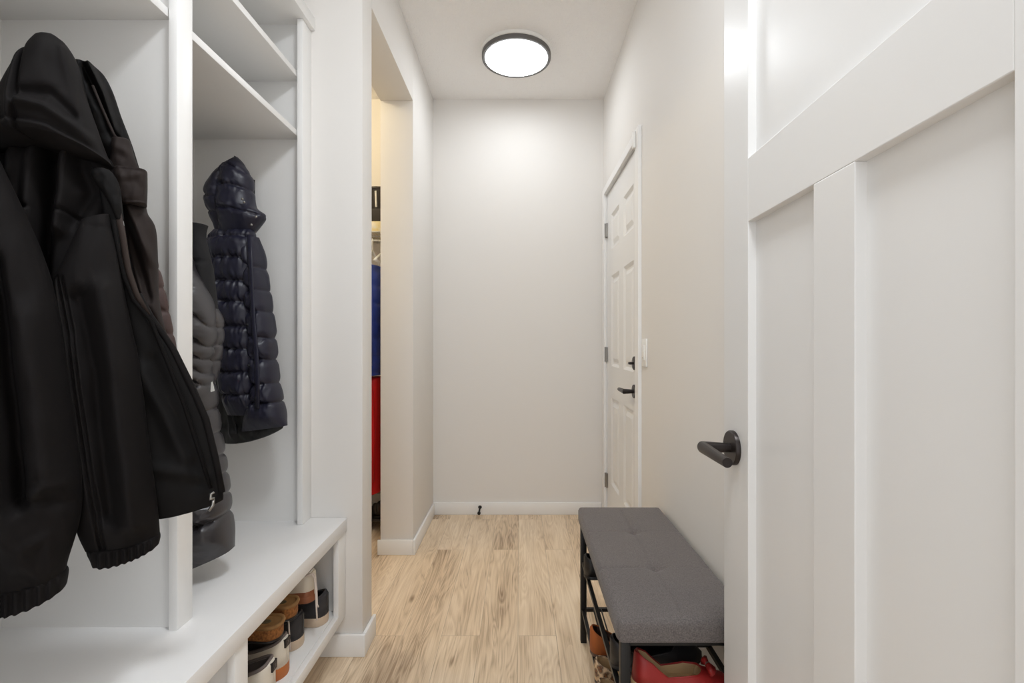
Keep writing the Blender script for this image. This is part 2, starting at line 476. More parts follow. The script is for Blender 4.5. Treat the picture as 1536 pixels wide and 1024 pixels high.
XS = -0.634
t = empty('shoe_cabinet', (-0.9, 1.08, 0.0), 'low white shoe cubby cabinet underneath the white bench top', 'cabinet')
Z0, Z1 = 0.143, ZT - 0.0462
boxo('back_panel', (-1.183, -1.165, 0.385, 1.7455, 0.143, Z1), CAB, t)
for y0, y1 in ((0.405, 0.43), (LY[1], LY[2]), (LY[3], LY[4])):
    boxo('side_panel', (-1.165, XS - 0.018, y0, y1, Z0, Z1), CAB, t)
for y0, y1 in ((0.385, 0.45), (1.068, 1.119), (1.676, 1.7455)):
    boxo('stile', (XS - 0.018, XS, y0, y1, Z0, Z1), TRIM, t, bev=0.0015)
for y0, y1 in ((0.43, LY[1]), (LY[2], LY[3])):
    boxo('shelf', (-1.165, XS - 0.0185, y0, y1, Z0 + 0.008, 0.18), CAB, t, bev=0.001)
boxo('shelf_lip', (XS - 0.018, XS, 0.45, 1.068, Z0, 0.178), TRIM, t, bev=0.001)
boxo('shelf_lip', (XS - 0.018, XS, 1.119, 1.676, Z0, 0.178), TRIM, t, bev=0.001)
boxo('toe_kick', (-1.183, -1.02, 0.405, 1.72, 0.0, Z0), CAB, t)

# ------------------------------------------------------------------ ceiling lamps
def ceiling_lamp(x, y, label, power):
    LAMP = mat('lamp_diffuser', (1, 1, 1, 1), 0.5, emit=(0.955, 1.005, 1.055, 1), strength=power)
    t = empty('ceiling_light', (x, y, HC), label, 'ceiling light', None)
    bm = BM(); lathe(bm, [(0, 0), (0.193, 0), (0.196, -0.003), (0.196, -0.018), (0.193, -0.020), (0, -0.020)], (x, y, HC), 64); obj('base_plate', bm, WHITEP, t, smooth=True, autosmooth=40)
    bm = BM(); lathe(bm, [(0.172, -0.020), (0.190, -0.020), (0.190, -0.040), (0.188, -0.043), (0.176, -0.043), (0.172, -0.040), (0.172, -0.020)], (x, y, HC), 64); obj('ring', bm, RINGM, t, smooth=True, autosmooth=40)
    prof = [(0.1715, -0.024), (0.1715, -0.042)] + [(0.171 * math.cos(a), -0.042 - 0.013 * math.sin(a)) for a in [math.pi / 2 * i / 10 for i in range(1, 11)]]
    prof[-1] = (0, prof[-1][1])
    bm = BM(); lathe(bm, prof, (x, y, HC), 64); obj('diffuser', bm, LAMP, t, smooth=True)
ceiling_lamp(-0.02, 2.65, 'round white flush ceiling light with dark grey ring before the far wall', 16.0)
ceiling_lamp(0.10, 0.55, 'round flush ceiling light above the lockers and open white door', 58.0)

# ------------------------------------------------------------------ garments
class Plane:
    """upright plane in the room; at() finds the point of it that shows at a photo position"""
    def __init__(s, A, B):
        s.A = Vector((A[0], A[1])); d = Vector((B[0] - A[0], B[1] - A[1])); s.u = d.normalized()
        n = Vector((s.u.y, -s.u.x))
        if n.dot(-s.A) < 0: n = -n
        s.n = n
    def at(s, px, py, off=0.0):
        k = (px - CX) / F
        A = s.A + s.n * off
        t = (k * A.y - A.x) / (s.u.x - k * s.u.y)
        p = A + s.u * t
        return Vector((p.x, p.y, CAMZ + (CY - py) * p.y / F))

def poly_dist(P, line):
    """distance of many points P (n,2) to a polyline"""
    d = np.full(len(P), 1e9)
    L = np.array(line, float)
    for a, b in zip(L, L[1:]):
        ab = b - a
        t = np.clip(((P - a) @ ab) / max(ab @ ab, 1e-9), 0, 1)
        d = np.minimum(d, np.linalg.norm(P - (a + t[:, None] * ab), axis=1))
    return d

def resample(rows, step):
    R = np.array(rows, float)
    out = []
    for i in range(len(R) - 1):
        p0 = R[max(i - 1, 0)]; p1 = R[i]; p2 = R[i + 1]; p3 = R[min(i + 2, len(R) - 1)]
        ln = max(abs(p2[1] - p1[1]), abs(p2[3] - p1[3]), 1)
        m1 = (p2 - p0) / 2; m2 = (p3 - p1) / 2
        n = max(2, int(ln / step))
        for j in range(n):
            t = j / n
            h = (2*t**3-3*t*t+1) * p1 + (t**3-2*t*t+t) * m1 + (-2*t**3+3*t*t) * p2 + (t**3-t*t) * m2
            out.append(h)
    out.append(R[-1])
    return np.array(out)

def cloth(name, plane, rows, m, parent, df=0.04, db=0.04, off=0.0, p=2.4, sag=None, lines=(), quilt=None,
          wrinkle=(0.0, 30, 30), nf=96, nb=14, step=3.0, hem=0.0, gather=None):
    """a hanging piece of cloth with volume: rows run from the top to the hem, each (left x, left y, right x, right y[, front, back])"""
    rows = [tuple(r[:4]) + (tuple(r[4:6]) if len(r) >= 6 else (df, db)) for r in rows]
    R = resample(rows, step)
    uf = 0.5 - 0.5 * np.cos(np.linspace(0, math.pi, nf))
    ub = 0.5 - 0.5 * np.cos(np.linspace(math.pi, 0, nb + 2))[1:-1]
    ub = 1 - (0.5 - 0.5 * np.cos(np.linspace(0, math.pi, nb + 2)))[1:-1]
    us = np.concatenate([uf, ub]); front = np.concatenate([np.ones(nf, bool), np.zeros(nb, bool)])
    n = len(us)
    PX = np.zeros((len(R), n)); PY = PX.copy(); D = PX.copy()
    V = np.linspace(0, 1, len(R))
    for i, r in enumerate(R):
        sg = (np.interp(V[i], [s[0] for s in sag], [s[1] for s in sag]) if sag else 0.0) * 4 * us * (1 - us)
        PX[i] = r[0] + (r[2] - r[0]) * us; PY[i] = r[1] + (r[3] - r[1]) * us + sg
        prof = np.clip(1 - np.abs(2 * us - 1) ** p, 0, 1) ** (1 / p)
        D[i] = np.where(front, prof * r[4], -prof * r[5])
    P = np.stack([PX.ravel(), PY.ravel()], 1)
    disp = np.zeros(len(P))
    for line, amp, w in lines:
        disp += amp * np.exp(-(poly_dist(P, line) / w) ** 2)
    qd = None
    if quilt:
        qd = np.full(len(P), 1e9)
        for line in quilt[0]: qd = np.minimum(qd, poly_dist(P, line))
        qp = np.sqrt(1 - np.clip(1 - qd / quilt[2], 0, 1) ** 2)
        disp += quilt[1] * (qp - 0.6)
        U = np.tile(us, len(R)) * 2 - 1
        P[:, 0] += np.sign(U) * np.abs(U) ** 3 * (qp - 0.75) * quilt[2] * 0.35
    if wrinkle[0]:
        wv = np.array([noise.noise(Vector((a / wrinkle[1], b / wrinkle[2], 3.3))) + 0.5 * noise.noise(Vector((a / wrinkle[1] * 2.1, b / wrinkle[2] * 2.1, 9.1))) for a, b in P])
        if qd is not None: wv = wv * np.exp(-(qd / (quilt[2] * 0.9)) ** 2) * 1.6 + wv * 0.25
        disp += wrinkle[0] * wv
    if gather:                       # little vertical pleats of an elastic band: (first v, amplitude, period px)
        vv = np.repeat(V, n)
        disp += np.clip((vv - gather[0]) / 0.08, 0, 1) * gather[1] * np.sin(P[:, 0] / gather[2] * 6.283 + 2 * np.sin(P[:, 0] / 17))
    edge = np.tile(np.clip(4 * us * (1 - us), 0, 1) ** (0.18 if quilt else 0.35), len(R))
    sgn = np.tile(np.where(front, 1.0, -0.5), len(R))
    D = D.ravel() + disp * edge * sgn
    bm = BM()
    nrm = Vector((plane.n.x, plane.n.y, 0))
    vs = [bm.verts.new(plane.at(a, b, off) + nrm * d) for (a, b), d in zip(P, D)]
    for i in range(len(R) - 1):
        for j in range(n):
            k = (j + 1) % n
            bm.faces.new((vs[i * n + j], vs[i * n + k], vs[(i + 1) * n + k], vs[(i + 1) * n + j]))
    for base in (0, (len(R) - 1) * n):
        ring = vs[base:base + n]
        c = bm.verts.new(sum((v.co for v in ring), Vector()) / n)
        for j in range(n):
            bm.faces.new((ring[j], ring[(j + 1) % n], c))
    return obj(name, bm, m, parent, smooth=True)

def strip(name, plane, pts, r, m, parent, off=0.0, flat=1.0, n=8):
    bm = BM(); tube(bm, [plane.at(a, b, off) for a, b in pts], r, n, flat=flat)
    return obj(name, bm, m, parent, smooth=True)

def hook(x, y, z, label, side=-1):
    """double coat hook screwed on a panel facing side*Y"""
    t = empty('coat_hook', (x, y, z - 0.03), label, 'coat hook', 'black coat hooks in the lockers')
    bm = BM(); box(bm, x - 0.011, x + 0.011, min(y, y + side * 0.006), max(y, y + side * 0.006), z - 0.035, z + 0.04, bev=0.0015); obj('back_plate', bm, BLACKM, t)
    bm = BM(); tube(bm, [(x, y + side * .004, z + .022), (x, y + side * .025, z + .018), (x, y + side * .045, z + .024), (x, y + side * .056, z + .042)], .0045, 8)
    o = obj('prong', bm, BLACKM, t, smooth=True)
    bm = BM(); bmesh.ops.create_uvsphere(bm, u_segments=12, v_segments=8, radius=.009, matrix=Matrix.Translation((x, y + side * .056, z + .044))); obj('knob', bm, BLACKM, o, smooth=True)
    bm = BM(); tube(bm, [(x, y + side * .004, z - .015), (x, y + side * .022, z - .026), (x, y + side * .036, z - .018), (x, y + side * .04, z - .006)], .0045, 8)
    o = obj('prong', bm, BLACKM, t, smooth=True)
    bm = BM(); bmesh.ops.create_uvsphere(bm, u_segments=12, v_segments=8, radius=.008, matrix=Matrix.Translation((x, y + side * .04, z - .004))); obj('knob', bm, BLACKM, o, smooth=True)
hook(-0.955, LY[3], 1.675, 'black double coat hook behind the navy puffer jacket hood')

# --- black softshell jacket in the near locker
PA = Plane((-0.87, 0.80), (-0.60, 0.97))
jk = empty('softshell_jacket', (-0.80, 0.86, 0.74), 'black hooded softshell jacket with elastic cuffs hanging in the near locker', 'jacket')
cloth('hood', PA, [(72, 53, 80, 53, .008, .01), (55, 62, 95, 65, .03, .05), (47, 70, 103, 73, .038, .065), (26, 100, 117, 98, .055, .09), (0, 147, 129, 145, .065, .11),
                   (-22, 185, 144, 187, .07, .10), (-34, 212, 158, 226, .072, .09), (-38, 224, 169, 251, .07, .08)],
      SOFT, jk, off=0.035, p=2.2, sag=[(0, 0), (0.6, -4), (1, -22)],
      lines=[([(47, 66), (43, 130), (42, 170), (44, 215)], -.012, 3), ([(38, 66), (34, 130), (33, 170), (35, 212)], .006, 4),
             ([(46, 180), (85, 186), (118, 205), (145, 222)], .016, 8), ([(52, 160), (90, 160), (120, 190)], -.014, 8),
             ([(105, 90), (118, 140), (135, 200)], .008, 8), ([(-30, 203), (44, 199), (90, 208), (160, 243)], -.004, 3),
             ([(-30, 213), (44, 206), (90, 214), (165, 250)], .004, 4), ([(95, 70), (90, 110), (105, 150)], -.006, 12)],
      wrinkle=(.006, 60, 80))
cloth('hood_lining', PA, [(112, 93, 118, 92, .01, .02), (112, 101, 150, 107, .02, .03), (116, 130, 168, 135, .025, .04), (126, 170, 182, 175, .025, .04),
                          (146, 218, 198, 217, .025, .03), (160, 250, 209, 252, .022, .02), (168, 265, 213, 264, .02, .02)],
      SOFTL, jk, off=-0.02, lines=[([(128, 105), (150, 150), (170, 200), (178, 212)], -.016, 6), ([(137, 103), (160, 150), (176, 204)], .014, 5),
                                    ([(150, 110), (172, 160), (190, 215)], -.008, 5)], wrinkle=(.006, 22, 30))
strip('hood_cord', PA, [(139, 128), (150, 155), (160, 178), (170, 200), (176, 209)], .0022, SOFT2, jk, off=0.018)
cloth('hood_edge', PA, [(168, 210, 196, 213), (166, 232, 202, 236), (165, 250, 209, 254), (170, 268, 213, 262)], SOFT2, jk, df=.022, db=.02, off=0.0,
      lines=[([(176, 225), (205, 240)], .004, 6)], wrinkle=(.005, 25, 25))
cloth('body', PA, [(-30, 205, 165, 240, .03, .03), (-55, 250, 176, 258, .05, .05), (-70, 320, 176, 325, .055, .06), (-60, 400, 170, 400, .055, .06),
                   (-50, 560, 180, 560, .05, .06), (-30, 690, 210, 690, .05, .06), (-20, 775, 232, 776, .045, .055)],
      SOFT, jk, off=0.0, p=3.0,
      lines=[([(86, 245), (82, 330), (74, 425)], -.045, 9), ([(64, 235), (60, 330), (58, 420)], .022, 12), ([(110, 240), (108, 300), (100, 350)], .026, 11),
             ([(95, 225), (93, 260), (90, 300)], -.010, 6), ([(-40, 316), (40, 320), (60, 324)], -.010, 2.5), ([(90, 324), (112, 328), (131, 338)], -.010, 2.5),
             ([(130, 260), (145, 300), (120, 340)], -.02, 12), ([(10, 230), (15, 300), (20, 360)], -.030, 10), ([(35, 230), (38, 330)], .010, 9)],
      wrinkle=(.006, 50, 120))
cloth('shoulder', PA, [(172, 296, 219, 306, .015, .02), (182, 316, 222, 321), (188, 344, 234, 344), (196, 394, 237, 394), (208, 440, 238, 440), (226, 472, 243, 474), (240, 500, 250, 500, .01, .01)],
      SOFT2, jk, df=.035, db=.03, off=-0.03, lines=[([(195, 315), (215, 360), (232, 395)], .012, 7), ([(192, 340), (212, 400), (226, 450)], -.014, 7), ([(189, 311), (220, 312)], -.004, 2.5)], wrinkle=(.004, 20, 40))
cloth('collar', PA, [(170, 254, 221, 259), (174, 283, 221, 284), (182, 308, 220, 309)], SOFT2, jk, df=.028, db=.02, off=0.0, p=3.5,
      lines=[([(186, 258), (220, 262)], -.004, 2.5), ([(186, 272), (210, 268)], .004, 5), ([(186, 306), (220, 305)], -.004, 2.5)], wrinkle=(.004, 20, 20))
cloth('front_flap', PA, [(138, 252, 160, 258, .01, .01), (146, 270, 174, 282), (152, 303, 179, 303), (162, 356, 187, 356), (172, 406, 196, 406), (182, 441, 208, 441), (188, 473, 225, 473),
                         (194, 523, 260, 523), (200, 583, 290, 583), (205, 629, 310, 629), (213, 686, 324, 686), (224, 740, 334.5, 735), (233, 777, 335, 748, .012, .012)],
      SOFTL, jk, df=.018, db=.018, off=0.04, p=3.0, sag=[(0, 0), (.8, 0), (1, 4)],
      lines=[([(215, 560), (250, 620), (280, 680)], .012, 14), ([(230, 540), (275, 640), (300, 720)], -.006, 10), ([(225, 700), (280, 705), (310, 712)], .008, 10)], wrinkle=(.003, 40, 60))
FL = [(178, 290), (180, 320), (187, 356), (195, 406), (207, 441), (224, 473), (259, 523), (289, 583), (309, 629), (323, 686), (333, 738)]
strip('facing', PA, [(a - 4, b) for a, b in FL[1:6]], .0075, BROWNTAPE, jk, off=0.055, flat=0.5)
strip('flap_edge', PA, FL[4:], .006, SOFT, jk, off=0.05)
strip('zipper', PA, [(170, 330), (178, 380), (186, 415), (200, 450), (226, 480), (250, 540), (276, 606), (299.5, 679), (316, 732)], .0035, mat('zipper_tape', srgb(15, 13, 13), 0.8, spec=0.1), jk, off=0.064, flat=1.0)
bm = BM(); c = PA.at(318, 746, 0.075)
tube(bm, [PA.at(321, 738, .075), PA.at(316, 741, .078), PA.at(316, 748, .08), PA.at(322, 747, .08)], .0022, 6)
tube(bm, [PA.at(320, 748, .078), PA.at(319, 758, .082), PA.at(313, 766, .082)], .0025, 6)
obj('zipper_pull', bm, STEEL, jk, smooth=True)
cloth('collar_roll', PA, [(137, 256, 150, 252, .008, .008), (136, 263, 165, 256), (143, 275, 176, 270), (156, 292, 181, 286), (166, 310, 183, 305), (174, 330, 186, 330, .008, .008)],
      SOFTL, jk, df=.016, db=.014, off=0.052, wrinkle=(.003, 15, 15))
SH2 = [(122, 332, 164, 322, .02, .02), (100, 385, 177, 375, .04, .04), (78, 435, 187, 435, .05, .05), (78, 500, 199, 494, .055, .055), (88, 560, 212, 556, .058, .055), (100, 646, 222, 646, .058, .055),
       (110, 719, 232, 719, .055, .055), (114, 785, 238, 772, .05, .05), (128, 824, 240, 800, .036, .036)]
s2 = cloth('sleeve', PA, SH2, SOFT, jk, off=0.055, p=2.3,
           lines=[([(95, 420), (112, 500), (122, 580), (132, 650), (147, 745), (157, 815)], -.010, 2.5), ([(102, 420), (119, 500), (129, 580), (139, 650), (154, 745), (163, 815)], -.009, 2.2),
                  ([(165, 440), (185, 560), (200, 690), (205, 770)], .022, 16), ([(125, 450), (148, 560), (163, 690), (170, 760)], -.022, 14), ([(131, 342), (168, 345)], -.003, 2.5)],
           wrinkle=(.006, 40, 90))
cloth('cuff', PA, [(130, 820, 238, 798), (132, 830, 241, 803), (139, 845, 239, 813)], SOFT, s2, df=.04, db=.04, off=0.055, gather=(0, .0035, 11), sag=[(0, 3), (1, 4)])
SH1 = [(-60, 232, -4, 234, .02, .02), (-90, 300, 27, 300, .05, .05), (-100, 374, 60, 374, .06, .06), (-108, 450, 84, 450, .065, .065), (-108, 560, 104, 560, .07, .065), (-100, 663, 118, 663, .07, .065),
       (-90, 724, 125, 724, .068, .06), (-74, 779, 120, 779, .062, .06), (-52, 850, 101, 843, .045, .045), (-40, 884, 98, 860, .04, .04)]
s1 = cloth('sleeve', PA, SH1, SOFT, jk, off=0.10, p=2.3,
           lines=[([(5, 400), (25, 520), (38, 640), (45, 735)], -.042, 14), ([(60, 480), (80, 600), (88, 690)], .022, 20), ([(50, 742), (85, 715), (112, 712)], .014, 11),
                  ([(45, 742), (80, 735), (115, 745)], -.012, 8), ([(60, 800), (85, 790), (90, 840)], .008, 9), ([(20, 760), (50, 800), (75, 850)], .010, 14), ([(-20, 450), (0, 600), (15, 730), (40, 820)], .012, 20)],
           wrinkle=(.007, 50, 80))
cloth('cuff', PA, [(-44, 876, 99, 852), (-40, 886, 102, 858), (-34, 912, 99, 877)], SOFT, s1, df=.046, db=.046, off=0.10, gather=(0, .0035, 13), sag=[(0, 6), (1, 8)])

# --- brown quilted jacket behind it
PB = Plane((-0.86, 1.00), (-0.72, 1.03))
bj = empty('quilted_jacket', (-0.80, 1.01, 0.9), 'dusty brown quilted jacket mostly hidden behind the black softshell', 'jacket')
cloth('body', PB, [(150, 340, 200, 340, .008, .006), (140, 370, 226, 368), (140, 400, 238, 400), (140, 440, 248, 440), (140, 480, 256, 480), (140, 525, 264, 525), (140, 600, 268, 600), (140, 690, 262, 690, .01, .01)],
      BROWNQ, bj, df=.022, db=.015, quilt=([[(140, y + 10), (270, y)] for y in (400, 430, 465, 500, 535, 570, 605, 640)], .008, 10), wrinkle=(.004, 12, 14))

# --- navy hooded puffer in the far locker
PN = Plane((-1.03, 1.60), (-0.76, 1.56))
nv = empty('puffer_jacket', (-0.9, 1.58, 0.82), 'navy blue hooded puffer jacket hanging in the far locker', 'jacket')
cloth('hood', PN, [(352, 234, 355, 235, .006, .01), (346, 241, 360, 242, .02, .03), (338, 250, 363, 248, .032, .042), (323, 268, 374, 264, .045, .05), (311, 288, 376, 284, .05, .055), (313, 305, 380, 309, .052, .055),
                   (318, 322, 396, 322, .05, .05), (325, 338, 390, 334, .042, .045), (328, 354, 380, 346, .03, .04)],
      NAVY, nv, p=2.2, nf=70, quilt=([[(353, 236), (345, 250), (341, 281), (340, 317), (336, 345)], [(341, 281), (360, 282), (378, 286)], [(311, 292), (328, 300), (340, 300)], [(340, 315), (362, 317), (394, 324)], [(345, 246), (374, 262)], [(316, 318), (338, 322)]], .014, 8),
      wrinkle=(.005, 8, 14), step=1.5)
for i, (a, b) in enumerate([(363.5, 298.5), (366, 303), (384, 325), (377, 337)]):
    bm = BM(); bmesh.ops.create_uvsphere(bm, u_segments=10, v_segments=6, radius=.004, matrix=Matrix.Translation(PN.at(a, b, .05)))
    obj('snap', bm, STEEL, nv, smooth=True)
LQ = [358, 390, 424, 455, 491, 524, 558, 591]
lp = cloth('front_panel', PN, [(324, 346, 378, 345, .02, .02), (313, 368, 385, 361), (313, 392, 388, 390), (317, 425, 386, 424), (323, 456, 384, 456), (328, 491, 386, 491), (332, 524, 388, 524), (336, 558, 389, 558),
                          (341, 591, 388, 591), (346, 621, 386, 621, .02, .02)],
      NAVY, nv, df=.055, db=.03, off=0.005, p=2.6, quilt=([[(305, y + 3), (350, y - 2), (392, y - 1)] for y in LQ], .020, 12), wrinkle=(.006, 6, 24), step=1.6, nf=70)
rp = cloth('front_panel', PN, [(372, 352, 386, 356, .01, .01), (374, 375, 389, 378), (376, 401, 393, 401), (377, 431, 398, 431), (379, 469, 404, 469), (380, 507, 409, 507), (382, 542, 411, 542), (383, 575, 415, 575),
                          (382, 602, 421, 602), (374, 624, 425, 622), (366, 646, 429, 638, .015, .015)],
      NAVY, nv, df=.045, db=.04, off=0.0, p=2.6, quilt=([[(370, 402), (394, 402)], [(370, 435), (400, 436)], [(370, 467), (406, 468)], [(372, 500), (412, 508)], [(372, 533), (414, 540)], [(374, 575), (418, 574)], [(374, 602), (425, 602)]], .024, 12), wrinkle=(.006, 9, 18), step=1.6)
strip('placket', PN, [(374, 352), (376, 400), (378, 440), (380, 483), (383, 510), (386, 564), (386, 613)], .0075, NAVY, nv, off=0.056, flat=0.35)
for a, b in ((371, 487), (373, 548), (371, 611)):
    bm = BM(); bmesh.ops.create_uvsphere(bm, u_segments=10, v_segments=6, radius=.004, matrix=Matrix.Translation(PN.at(a, b, .062)))
    obj('snap', bm, NAVYD, nv, smooth=True)
cloth('lining', PN, [(320, 470, 384, 470), (322, 520, 390, 520), (324, 570, 405, 570), (326, 620, 420, 620), (328, 650, 425, 636), (329, 663, 424, 642, .01, .01)], NAVYL, nv, df=.018, db=.02, off=-0.012,
      sag=[(0, 0), (.8, 4), (1, 9)], lines=[([(337, 520), (346, 600), (356, 655)], .006, 3), ([(330, 640), (360, 648), (410, 640)], .006, 6)], wrinkle=(.006, 12, 20))
strip('lining_zipper', PN, [(334, 515), (340, 560), (347, 615), (355, 650)], .003, NAVYD, nv, off=0.012)

# --- charcoal puffer hung on the far side of the divider
PG = Plane((-0.98, 1.29), (-0.79, 1.31))
gj = empty('puffer_jacket', (-0.88, 1.3, 0.6), 'charcoal grey puffer jacket half hidden behind the locker divider', 'jacket')
gq = [[(236, 400), (292, 425), (300, 442)], [(236, 425), (292, 449), (322, 492)], [(236, 460), (292, 486), (318, 520)], [(236, 488), (292, 511), (316, 541)], [(236, 512), (292, 533), (315, 560)],
      [(236, 535), (292, 556), (318, 577)], [(236, 570), (292, 575), (322, 577)], [(236, 606), (292, 616), (326, 613)], [(236, 642), (300, 652), (330, 649)], [(236, 676), (310, 687), (336, 681)],
      [(236, 704), (310, 716), (342, 709)], [(236, 734), (310, 745), (344, 740)], [(236, 770), (300, 778), (345, 768)]]
cloth('body', PG, [(264, 372, 284, 384, .015, .015), (270, 398, 292, 404, .035, .03), (268, 426, 304, 428, .055, .04), (268, 452, 313, 452), (266, 488, 321, 490), (265, 523, 318, 523), (265, 548, 314, 548), (265, 578, 318, 576), (267, 612, 321, 612),
                   (269, 649, 326, 649), (271, 683, 332, 683), (273, 710, 336, 710), (275, 741, 340, 741), (277, 770, 342, 767), (276, 800, 346, 797), (278, 852, 348, 822, .03, .03)],
      GREYP, gj, df=.075, db=.05, p=2.8, quilt=(gq, .038, 12), wrinkle=(.006, 10, 9), step=1.6, nf=80)
cloth('sleeve', PG, [(312, 462, 324, 460, .01, .01), (313, 480, 331, 478), (314, 505, 332, 505), (313, 530, 329, 530), (312, 555, 325, 553), (311, 574, 322, 572, .01, .01)], GREYP, gj, df=.03, db=.03, off=-0.04,
      quilt=([[(310, 515), (334, 517)], [(310, 545), (330, 541)], [(310, 488), (334, 492)]], .016, 10), wrinkle=(.004, 8, 8), step=1.6)
cloth('collar', PG, [(280, 336, 311, 338), (282, 356, 308, 356), (284, 393, 317, 393), (288, 410, 320, 410), (296, 454, 325, 454), (304, 498, 331, 498), (306, 540, 327, 530, .008, .01)], GREYC, gj, df=.03, db=.02, off=-0.04,
      lines=[([(290, 394), (318, 394)], -.005, 3), ([(308, 400), (318, 450), (328, 500)], .004, 4)], wrinkle=(.003, 15, 20))
bm = BM(); q = [PG.at(a, b, .012) for a, b in ((316, 588), (322, 586), (319, 572), (317, 573))]
f = [bm.verts.new(p) for p in q]; f2 = [bm.verts.new(p + Vector((PG.n.x, PG.n.y, 0)) * 0.0012) for p in q]
bm.faces.new(f); bm.faces.new(f2)
for j in range(4): bm.faces.new((f[j], f[(j + 1) % 4], f2[(j + 1) % 4], f2[j]))
obj('care_tag', bm, WHITEP, gj)

# ------------------------------------------------------------------ shoes
def smoothstep(a, b, x):
    t = min(1, max(0, (x - a) / (b - a))); return t * t * (3 - 2 * t)
def outline(t, W, point=0.0):
    base = np.interp(t, [0, .12, .4, .68, .85, 1], [.74, .78, .76, 1.0, .86 - .2 * point, .7 - .35 * point])
    if t < .10: base *= math.sqrt(max(0, 1 - ((.10 - t) / .10) ** 2))
    r0 = .80
    if t > r0: base *= math.sqrt(max(0, 1 - ((t - r0) / (1 - r0)) ** 2)) ** (1.0 - 0.0 * point)
    return W / 2 * base
def stations(n=36):
    return [0.5 - 0.5 * math.cos(math.pi * i / (n - 1)) for i in range(n)]
def sole_mesh(L, W, h0, h1, spring=.012, flare=1.04, point=0.0):
    bm = BM(); rings = []
    for t in stations():
        w = max(outline(t, W, point) * flare, .0006); x = t * L
        zb = spring * smoothstep(.72, 1, t); zt = zb + h0 + (h1 - h0) * smoothstep(.15, .75, t)
        c = min(.003, w * .4)
        prof = [(-w + c, zb), (w - c, zb), (w, zb + .003), (w * .985, zt - .002), (w * .95, zt), (-w * .95, zt), (-w * .985, zt - .002), (-w, zb + .003)]
        rings.append([bm.verts.new((x, y, z)) for y, z in prof])
    for a, b in zip(rings, rings[1:]):
        for j in range(8): bm.faces.new((a[j], a[(j + 1) % 8], b[(j + 1) % 8], b[j]))
    bm.faces.new(rings[0]); bm.faces.new(rings[-1])
    return bm
def upper_mesh(L, W, zs, H, toe=.05, open0=.045, open1=.55, gap=.62, dip=0.0, spring=.012, point=0.0, rim=None):
    """walls of a shoe above the sole with a smooth-edged opening; rim collects the points of the opening's edge"""
    bm = BM(); NH = 18
    T = sorted(set(stations(48) + [open0 + (open1 - open0) * (0.5 - 0.5 * math.cos(math.pi * i / 30)) for i in range(31)]))
    L_, R_ = [], []; edge = {-1: [], 1: []}
    def pt(t, s):
        w = max(outline(t, W, point) * .99, .0006)
        zb = zs[0] + (zs[1] - zs[0]) * smoothstep(.15, .75, t) + spring * smoothstep(.72, 1, t) - .001
        h = np.interp(t, [0, .15, .32, .55, .75, .92, 1], [H, H * .95, H * (.78 - dip), max(H * .86, toe) if not dip else toe * 1.25, toe * 1.1, toe * .85, toe * .35])
        n = 2.2 + 3.8 * (1 - smoothstep(.3, .75, t))
        a = s * math.pi / 2; sy, cz = math.sin(a), math.cos(a)
        return Vector((t * L, w * math.copysign(abs(sy) ** (2 / n), sy) * (1 - .08 * max(0, cz)), zb + h * max(0, cz) ** (2 / n)))
    for t in T:
        u = (t - open0) / (open1 - open0)
        g = gap * math.sqrt(max(0, 1 - abs(2 * u - 1) ** 2.6)) if 0 < u < 1 else 0.0
        for side, store in ((-1, L_), (1, R_)):
            q = [pt(t, side * (g + (1 - g) * k / (NH - 1))) for k in range(NH)]
            if 0 <= u <= 1: edge[side].append(q[0])
            store.append([bm.verts.new(p) for p in q])
    for store, flip in ((L_, False), (R_, True)):
        for a, b in zip(store, store[1:]):
            for k in range(NH - 1):
                f = (a[k], a[k + 1], b[k + 1], b[k]) if not flip else (a[k], b[k], b[k + 1], a[k + 1])
                bm.faces.new(f if flip is False else f)
    bmesh.ops.remove_doubles(bm, verts=bm.verts, dist=1e-5)
    bm.normal_update()
    top = max(bm.faces, key=lambda f: f.calc_center_median().y)
    if top.normal.y < 0: bmesh.ops.reverse_faces(bm, faces=bm.faces)
    if rim is not None: rim.extend(edge[-1] + edge[1][::-1])
    return bm
def rim_part(name, rim, r, m, parent):
    bm = BM(); P = []
    for p in rim:
        if not P or (p - P[-1]).length > .0025: P.append(p)
    tube(bm, P + [P[0] + (P[1] - P[0]) * .01], r, 8, cap=False)
    return obj(name, bm, m, parent, smooth=True)
def solid(o, th, off=-1.0):
    md = o.modifiers.new('thickness', 'SOLIDIFY'); md.thickness = th; md.offset = off
    if len(o.data.materials) > 1: md.material_offset = 1
def insole(L, W, z, point=0.0):
    bm = BM(); top = []
    T = stations(24)
    P = [(t * L * .96 + .006, outline(t, W, point) * .9) for t in T]
    ring = [(x, y) for x, y in P] + [(x, -y) for x, y in reversed(P[1:-1])]
    a = [bm.verts.new((x, y, z)) for x, y in ring]; b = [bm.verts.new((x, y, z - .004)) for x, y in ring]
    bm.faces.new(a); bm.faces.new(b)
    for j in range(len(a)): bm.faces.new((a[j], a[(j + 1) % len(a)], b[(j + 1) % len(a)], b[j]))
    return bm

def place(root, loc, rz, tilt=(0, 0)):
    root.location = loc; root.rotation_euler = (tilt[0], tilt[1], rz)

